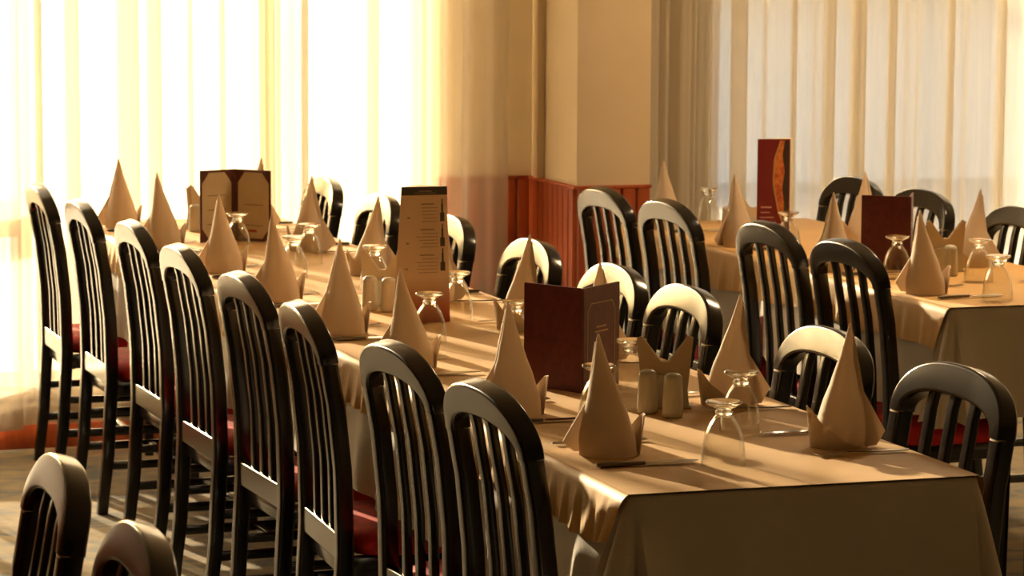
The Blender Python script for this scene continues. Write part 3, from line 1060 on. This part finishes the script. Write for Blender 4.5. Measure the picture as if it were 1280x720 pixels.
GL = [(0.264, 0.222, 'nearest clear glass upside down on the long table'), (0.440, 0.570, 'second clear glass upside down, just behind the nearest one'), (0.399, 1.075, 'clear glass upside down behind the nearest shakers'), (0.206, 0.735, 'clear glass upside down hidden by the nearest left napkin'),
      (0.380, 1.797, 'clear glass upside down left of the standing maroon menu'), (0.235, 2.005, 'clear glass upside down in front of the tall drinks card'), (0.430, 2.420, 'clear glass upside down right of the tall drinks card'), (0.407, 3.110, 'clear glass upside down behind the middle shakers'),
      (0.259, 3.430, 'clear glass upside down before two others, mid long table'), (0.390, 3.770, 'clear glass upside down near the second window-side chair'), (0.270, 4.180, 'clear glass upside down in front of the open cream-paged menu'),
      (2.010, 4.690, 'clear glass upside down at the second table\'s far end'), (1.910, 3.775, 'clear glass upside down in front of the wine-red card'), (1.907, 2.985, 'clear glass upside down before the second table\'s dark menu'),
      (2.091, 2.838, 'farther clear glass of the two at the second table\'s near corner'), (1.939, 2.425, 'nearer clear glass of the two at the second table\'s near corner')]
gp = None
for x, y, lab in GL:
    if gp is None:
        gp = make_glass()
        gp.location = (x, y, TOPZ)
        gp['label'] = lab
        gp['group'] = 'upturned water glasses'
    else:
        dup(gp, (x, y, TOPZ), random.random() * 3, lab, 'upturned water glasses')

# ------------------------------------------------------------------ shakers, napkin holders
def make_shaker():
    t = thing('shaker', 'shaker', 'shaker')
    m = MB()
    m.lathe([(0.019, 0.0), (0.0215, 0.003), (0.0215, 0.012), (0.0200, 0.05), (0.0190, 0.066), (0.0186, 0.070)], 24)
    fix_normals(m.build('body', M_ceramic, t, ang=40))
    c = MB()
    c.lathe([(0.0188, 0.0702), (0.0190, 0.076), (0.0170, 0.083), (0.0115, 0.0875), (0.003, 0.089)], 24)
    fix_normals(c.build('cap', M_ceramic, t, ang=40))
    return t
sp = None
SH = [(0.350, 0.845, 'pale ceramic shaker nearest the viewer, left of a pair'), (0.380, 0.780, 'pale ceramic shaker nearest the viewer, right of a pair'), (0.268, 2.655, 'left shaker of the pair beside the tall drinks card'), (0.306, 2.610, 'right shaker of the pair beside the tall drinks card'),
      (0.285, 4.85, 'shaker beside the open cream-paged menu'), (2.030, 3.05, 'left shaker of the pair by the second table\'s menu'), (2.075, 2.985, 'right shaker of the pair by the second table\'s menu'), (1.945, 4.35, 'shaker at the second table\'s far end before the gathered curtain')]
for x, y, lab in SH:
    if sp is None:
        sp = make_shaker()
        sp.location = (x, y, TOPZ)
        sp['label'] = lab
        sp['group'] = 'ceramic shakers'
    else:
        dup(sp, (x, y, TOPZ), 0, lab, 'ceramic shakers')

def make_holder():
    t = thing('napkin_holder', 'holder', 'napkin holder')
    b = MB().box((-0.055, -0.022, 0), (0.055, 0.022, 0.006), 0.002)
    fix_normals(b.build('base', M_ceramic, t))
    for s in (-1, 1):
        p = MB()
        y = s * 0.018
        pts = [(-0.05, 0.006), (0.05, 0.006), (0.045, 0.055), (0.02, 0.068), (-0.02, 0.068), (-0.045, 0.055)]
        p.add([(x, y - 0.0025, z) for x, z in pts] + [(x, y + 0.0025, z) for x, z in pts], [tuple(range(6)), tuple(range(11, 5, -1))] + [(i, (i + 1) % 6, 6 + (i + 1) % 6, 6 + i) for i in range(6)])
        fix_normals(p.build('side_plate', M_ceramic, t))
    return t
def make_paper():
    """paper napkins fanned out in a V"""
    t = thing('paper_napkin_fan', 'paper napkins', 'paper napkin')
    for k, (y, w_, h) in enumerate(((-0.010, 0.056, 0.138), (-0.003, 0.058, 0.142), (0.004, 0.057, 0.139), (0.011, 0.055, 0.136))):
        p = MB()
        pts = [(-0.044, 0.0), (0.044, 0.0), (w_, h * 0.97), (w_ * 0.80, h), (0.008, 0.088), (-0.008, 0.088), (-w_ * 0.80, h * 0.99), (-w_, h * 0.95)]
        p.add([(x, y - 0.002 + 0.02 * z, z) for x, z in pts] + [(x, y + 0.002 + 0.02 * z, z) for x, z in pts], [tuple(range(8)), tuple(range(15, 7, -1))] + [(i, (i + 1) % 8, 8 + (i + 1) % 8, 8 + i) for i in range(8)])
        fix_normals(p.build('folded_sheet', M_paper, t, smooth=False))
    return t
hp = pp = None
HD = [(0.410, 0.905, -0.35, 'behind the nearest shakers'), (0.325, 2.740, -0.35, 'behind the middle shakers left of the drinks card'), (0.325, 4.930, 0.5, 'left of the open cream-paged menu'), (2.120, 3.110, -0.30, 'behind the second table\'s shakers'), (1.970, 4.20, -0.3, 'left of the wine-red card')]
for x, y, rz, lab in HD:
    l1, l2 = 'pale ceramic napkin holder ' + lab, 'cream paper napkins fanned in the holder ' + lab
    if hp is None:
        hp = make_holder()
        pp = make_paper()
        for o, l, z in ((hp, l1, TOPZ), (pp, l2, TOPZ + 0.0064)):
            o.location = (x, y, z)
            o.rotation_euler = (0, 0, rz)
            o['label'] = l
        hp['group'] = 'napkin holders'
        pp['group'] = 'paper napkin fans'
    else:
        dup(hp, (x, y, TOPZ), rz, l1)
        dup(pp, (x, y, TOPZ + 0.0064), rz, l2)

# ------------------------------------------------------------------ menus
def panel_frame(p, q):
    p, q = Vector((*p, 0)), Vector((*q, 0))
    d = (q - p)
    L = d.length
    d /= L
    return p, d, L

def slab(m, p, d, n, a0, a1, z0, z1, t0, t1):
    """box in a panel's frame: along d from a0 to a1, from z0 to z1, from t0 to t1 along n"""
    vs_ = []
    for z in (z0, z1):
        for a, t in ((a0, t0), (a1, t0), (a1, t1), (a0, t1)):
            vs_.append(p + d * a + n * t + Vector((0, 0, z)))
    return m.add(vs_, [(0, 1, 2, 3), (4, 5, 6, 7), (0, 1, 5, 4), (1, 2, 6, 5), (2, 3, 7, 6), (3, 0, 4, 7)])

def poly_slab(m, p, d, n, pts, t0, t1):
    k = len(pts)
    vs_ = [p + d * a + n * t0 + Vector((0, 0, z)) for a, z in pts] + [p + d * a + n * t1 + Vector((0, 0, z)) for a, z in pts]
    return m.add(vs_, [tuple(range(k)), tuple(range(2 * k - 1, k - 1, -1))] + [(i, (i + 1) % k, k + (i + 1) % k, k + i) for i in range(k)])

def oct_pts(a0, a1, z0, z1, c):
    return [(a0 + c, z0), (a1 - c, z0), (a1, z0 + c * 1.3), (a1, z1 - c * 1.3), (a1 - c, z1), (a0 + c, z1), (a0, z1 - c * 1.3), (a0, z0 + c * 1.3)]

def closed_menu(loc, sp_, a_, b_, H, label, mat, ornament=1):
    """folder standing open: spine at sp_, cover edges at a_ and b_ (offsets from loc)"""
    t = thing('menu_folder', label, 'menu', (*loc, TOPZ))
    for k, e in enumerate((a_, b_)):
        p, d, L = panel_frame(sp_, e)
        n = Vector((d.y, -d.x, 0))
        if n.y > 0:
            n = -n
        m = MB()
        slab(m, p, d, n, 0.003, L, 0, H, -0.004, 0.0)
        c = fix_normals(m.build('cover', mat, t, smooth=False))
        pg = MB()
        slab(pg, p, d, n, 0.006, L - 0.006, 0.005, H - 0.005, -0.0065, -0.0042)
        fix_normals(pg.build('page', M_page, t, smooth=False))
        if k == ornament:
            g = MB()
            outer = oct_pts(0.020, L - 0.020, 0.035, H - 0.035, 0.014)
            inner = oct_pts(0.0215, L - 0.0215, 0.0365, H - 0.0365, 0.0135)
            vs_ = [p + d * a + n * 0.0006 + Vector((0, 0, z)) for a, z in outer + inner]
            g.add(vs_, [(i, (i + 1) % 8, 8 + (i + 1) % 8, 8 + i) for i in range(8)])
            o2 = MB()
            g.build('gilt_border', M_gold, c, smooth=False)
            for w_, z in ((0.045, H * 0.60), (0.060, H * 0.555)):
                slab(o2, p, d, n, L / 2 - w_ / 2, L / 2 + w_ / 2, z, z + 0.003, 0.0, 0.0005)
            fix_normals(o2.build('gilt_lettering', M_gold, c, smooth=False))
    s = MB()
    s.lathe([(0.004, 0.0), (0.004, H)], 12, (sp_[0], sp_[1] + 0.001, 0))
    fix_normals(s.build('spine', mat, t))
    return t

closed_menu((0.32, 1.19), (-0.009, -0.061), (-0.090, 0.088), (0.112, 0.048), 0.222, 'maroon leather menu standing open with its back to us on the long table', M_leather)
closed_menu((2.02, 3.20), (0.000, -0.060), (-0.113, 0.030), (0.074, 0.075), 0.215, 'dark maroon menu standing open on the second table before the pale curtain', M_leather)

def open_menu(loc, sp_, a_, b_, H, label):
    t = thing('menu_folder', label, 'menu', (*loc, TOPZ))
    for k, e in enumerate((a_, b_)):
        p, d, L = panel_frame(sp_, e)
        n = Vector((d.y, -d.x, 0))
        if n.y > 0:
            n = -n
        m = MB()
        slab(m, p, d, n, 0.002, L, 0, H, -0.004, 0.0)
        c = fix_normals(m.build('cover', M_brownleather, t, smooth=False))
        pg = MB()
        poly_slab(pg, p, d, n, oct_pts(0.014, L - 0.006, 0.010, H - 0.008, 0.026), 0.0004, 0.0014)
        q = fix_normals(pg.build('page', M_page, t, smooth=False))
        ink = MB()
        for z in ((0.145, 0.100, 0.055) if k == 0 else (0.115, 0.050)):
            slab(ink, p, d, n, L * 0.28, L * 0.80, z, z + 0.0022, 0.0012, 0.0019)
        fix_normals(ink.build('ruled_line', M_ink, q, smooth=False))
        if k == 1:
            rd = MB()
            slab(rd, p, d, n, L * 0.38, L * 0.62, 0.030, 0.038, 0.0012, 0.0019)
            fix_normals(rd.build('red_mark', M_inkred, q, smooth=False))
    s = MB()
    s.lathe([(0.004, 0.0), (0.004, H)], 12, (sp_[0], sp_[1] + 0.003, 0))
    fix_normals(s.build('spine', M_brownleather, t))
    return t
open_menu((0.32, 4.47), (0.022, 0.055), (-0.100, 0.000), (0.112, -0.050), 0.226, 'brown leather menu standing open, cream pages facing us, near the sunny window')

# tall drinks card: three printed sides, wider at the foot
t = thing('drinks_card', 'tall cream drinks card with dark heading standing mid long table', 'menu card', (0.33, 2.40, TOPZ))
A, B, Cc = (-0.082, -0.032), (0.066, -0.032), (0.0, 0.060)
a, b, c = (-0.056, -0.016), (0.062, -0.016), (0.005, 0.040)
H = 0.338
m = MB()
m.add([(*A, 0), (*B, 0), (*Cc, 0), (*a, H), (*b, H), (*c, H)], [(0, 1, 4, 3), (1, 2, 5, 4), (2, 0, 3, 5), (0, 2, 1), (3, 4, 5)])
body = fix_normals(m.build('card_body', M_card, t, smooth=False))
def on_front(u, z):
    v = z / H
    p0 = Vector((lerp(A[0], a[0], v), lerp(A[1], a[1], v), z))
    p1 = Vector((lerp(B[0], b[0], v), lerp(B[1], b[1], v), z))
    return p0 + (p1 - p0) * u + Vector((0, -1, 0.05)).normalized() * 0.0007
def patch(mb, u0, u1, z0, z1, k=0):
    q = [on_front(u0, z0), on_front(u1, z0), on_front(u1, z1), on_front(u0, z1)]
    off = Vector((0, -1, 0.05)).normalized() * (0.0003 * k)
    back = [p - Vector((0, -1, 0.05)).normalized() * 0.0006 + off for p in q]
    mb.add([p + off for p in q] + back, [(0, 1, 2, 3), (7, 6, 5, 4), (0, 1, 5, 4), (1, 2, 6, 5), (2, 3, 7, 6), (3, 0, 4, 7)])
hd_ = MB()
patch(hd_, 0.0, 1.0, H - 0.021, H)
hb = fix_normals(hd_.build('heading_band', M_cardhead, t, smooth=False))
hl = MB()
patch(hl, 0.38, 0.66, H - 0.013, H - 0.010, 2)
patch(hl, 0.28, 0.76, H - 0.017, H - 0.0155, 2)
fix_normals(hl.build('heading_lettering', M_inkpale, hb, smooth=False))
tx = MB()
rnd = random.Random(5)
z = H - 0.045
rowk = 0
while z > 0.12:
    blk = rowk % 7
    if blk == 0:
        patch(tx, 0.44, 0.72, z, z + 0.0032)
    elif blk == 6:
        z -= 0.004
    else:
        patch(tx, 0.46 + rnd.uniform(-0.12, 0.04), 0.74, z, z + 0.0016)
        patch(tx, 0.755, 0.785, z, z + 0.0020)
    if blk == 4:
        patch(tx, 0.16, 0.22, z, z + 0.004)
    z -= 0.0085
    rowk += 1
stuff(fix_normals(tx.build('printed_text', M_inkpale, t, smooth=False)))
for zc in (0.255, 0.193, 0.132):
    bt = MB()
    patch(bt, 0.84, 0.93, zc - 0.004, zc + 0.018)
    patch(bt, 0.865, 0.905, zc + 0.018, zc + 0.040)
    patch(bt, 0.875, 0.90, zc + 0.040, zc + 0.052)
    fix_normals(bt.build('bottle_picture', M_cardhead, t, smooth=False))

# wine-red card on the second table
t = thing('menu_card', 'tall wine-red card with an orange picture, before the pale curtain', 'menu card', (1.92, 3.91, TOPZ))
H = 0.335
A, B, Cc = Vector((-0.056, 0.005, 0)), Vector((0.044, -0.019, 0)), Vector((0.078, 0.045, 0))
m = MB()
up = Vector((0, 0, H))
m.add([A, B, Cc, A + up, B + up, Cc + up], [(0, 1, 4, 3), (1, 2, 5, 4), (2, 0, 3, 5), (0, 2, 1), (3, 4, 5)])
fix_normals(m.build('card_body', M_cardside, t, smooth=False))
dA = (B - A)
LA = dA.length
dA = dA / LA
nA = Vector((dA.y, -dA.x, 0))
fr = MB()
slab(fr, A, dA, nA, 0.0, LA, 0.0, H, 0.0002, 0.0010)
front = fix_normals(fr.build('printed_front', M_cardred, t, smooth=False))
def curve_x(v):   # left edge of the swoosh, v from bottom to top
    return interp([(0.0, 0.98), (0.14, 0.86), (0.35, 0.62), (0.60, 0.47), (0.82, 0.50), (1.0, 0.68)], v)
sw, ph_, dk = MB(), MB(), MB()
N = 18
for i in range(N):
    v0, v1 = lerp(0.14, 1.0, i / N), lerp(0.14, 1.0, (i + 1) / N)
    for mb, fa, fb, tt in ((sw, lambda v: curve_x(v), lambda v: curve_x(v) + 0.05, 0.0018), (ph_, lambda v: curve_x(v) + 0.05, lambda v: 0.80 + 0.03 * math.sin(v * 20), 0.0015), (dk, lambda v: 0.80 + 0.03 * math.sin(v * 20), lambda v: 0.97, 0.0015)):
        pa = [(fa(v0), v0), (max(fb(v0), fa(v0)), v0), (max(fb(v1), fa(v1)), v1), (fa(v1), v1)]
        poly_slab(mb, A, dA, nA, [(min(u, 1.0) * LA, v * H * 0.985) for u, v in pa], 0.0008, tt)
fix_normals(sw.build('gold_swoosh', M_gold, front, smooth=False))
fix_normals(ph_.build('food_picture', M_cardorange, front, smooth=False))
fix_normals(dk.build('dark_picture_edge', M_carddark, front, smooth=False))
tx = MB()
for k, (u0, u1, hh) in enumerate(((0.12, 0.45, 0.0045), (0.12, 0.40, 0.0030), (0.10, 0.52, 0.0030), (0.10, 0.58, 0.0030), (0.10, 0.50, 0.0030))):
    zz = 0.120 - k * 0.0155
    slab(tx, A, dA, nA, u0 * LA, u1 * LA, zz, zz + hh, 0.0008, 0.0014)
stuff(fix_normals(tx.build('printed_text', M_cardwhite, front, smooth=False)))
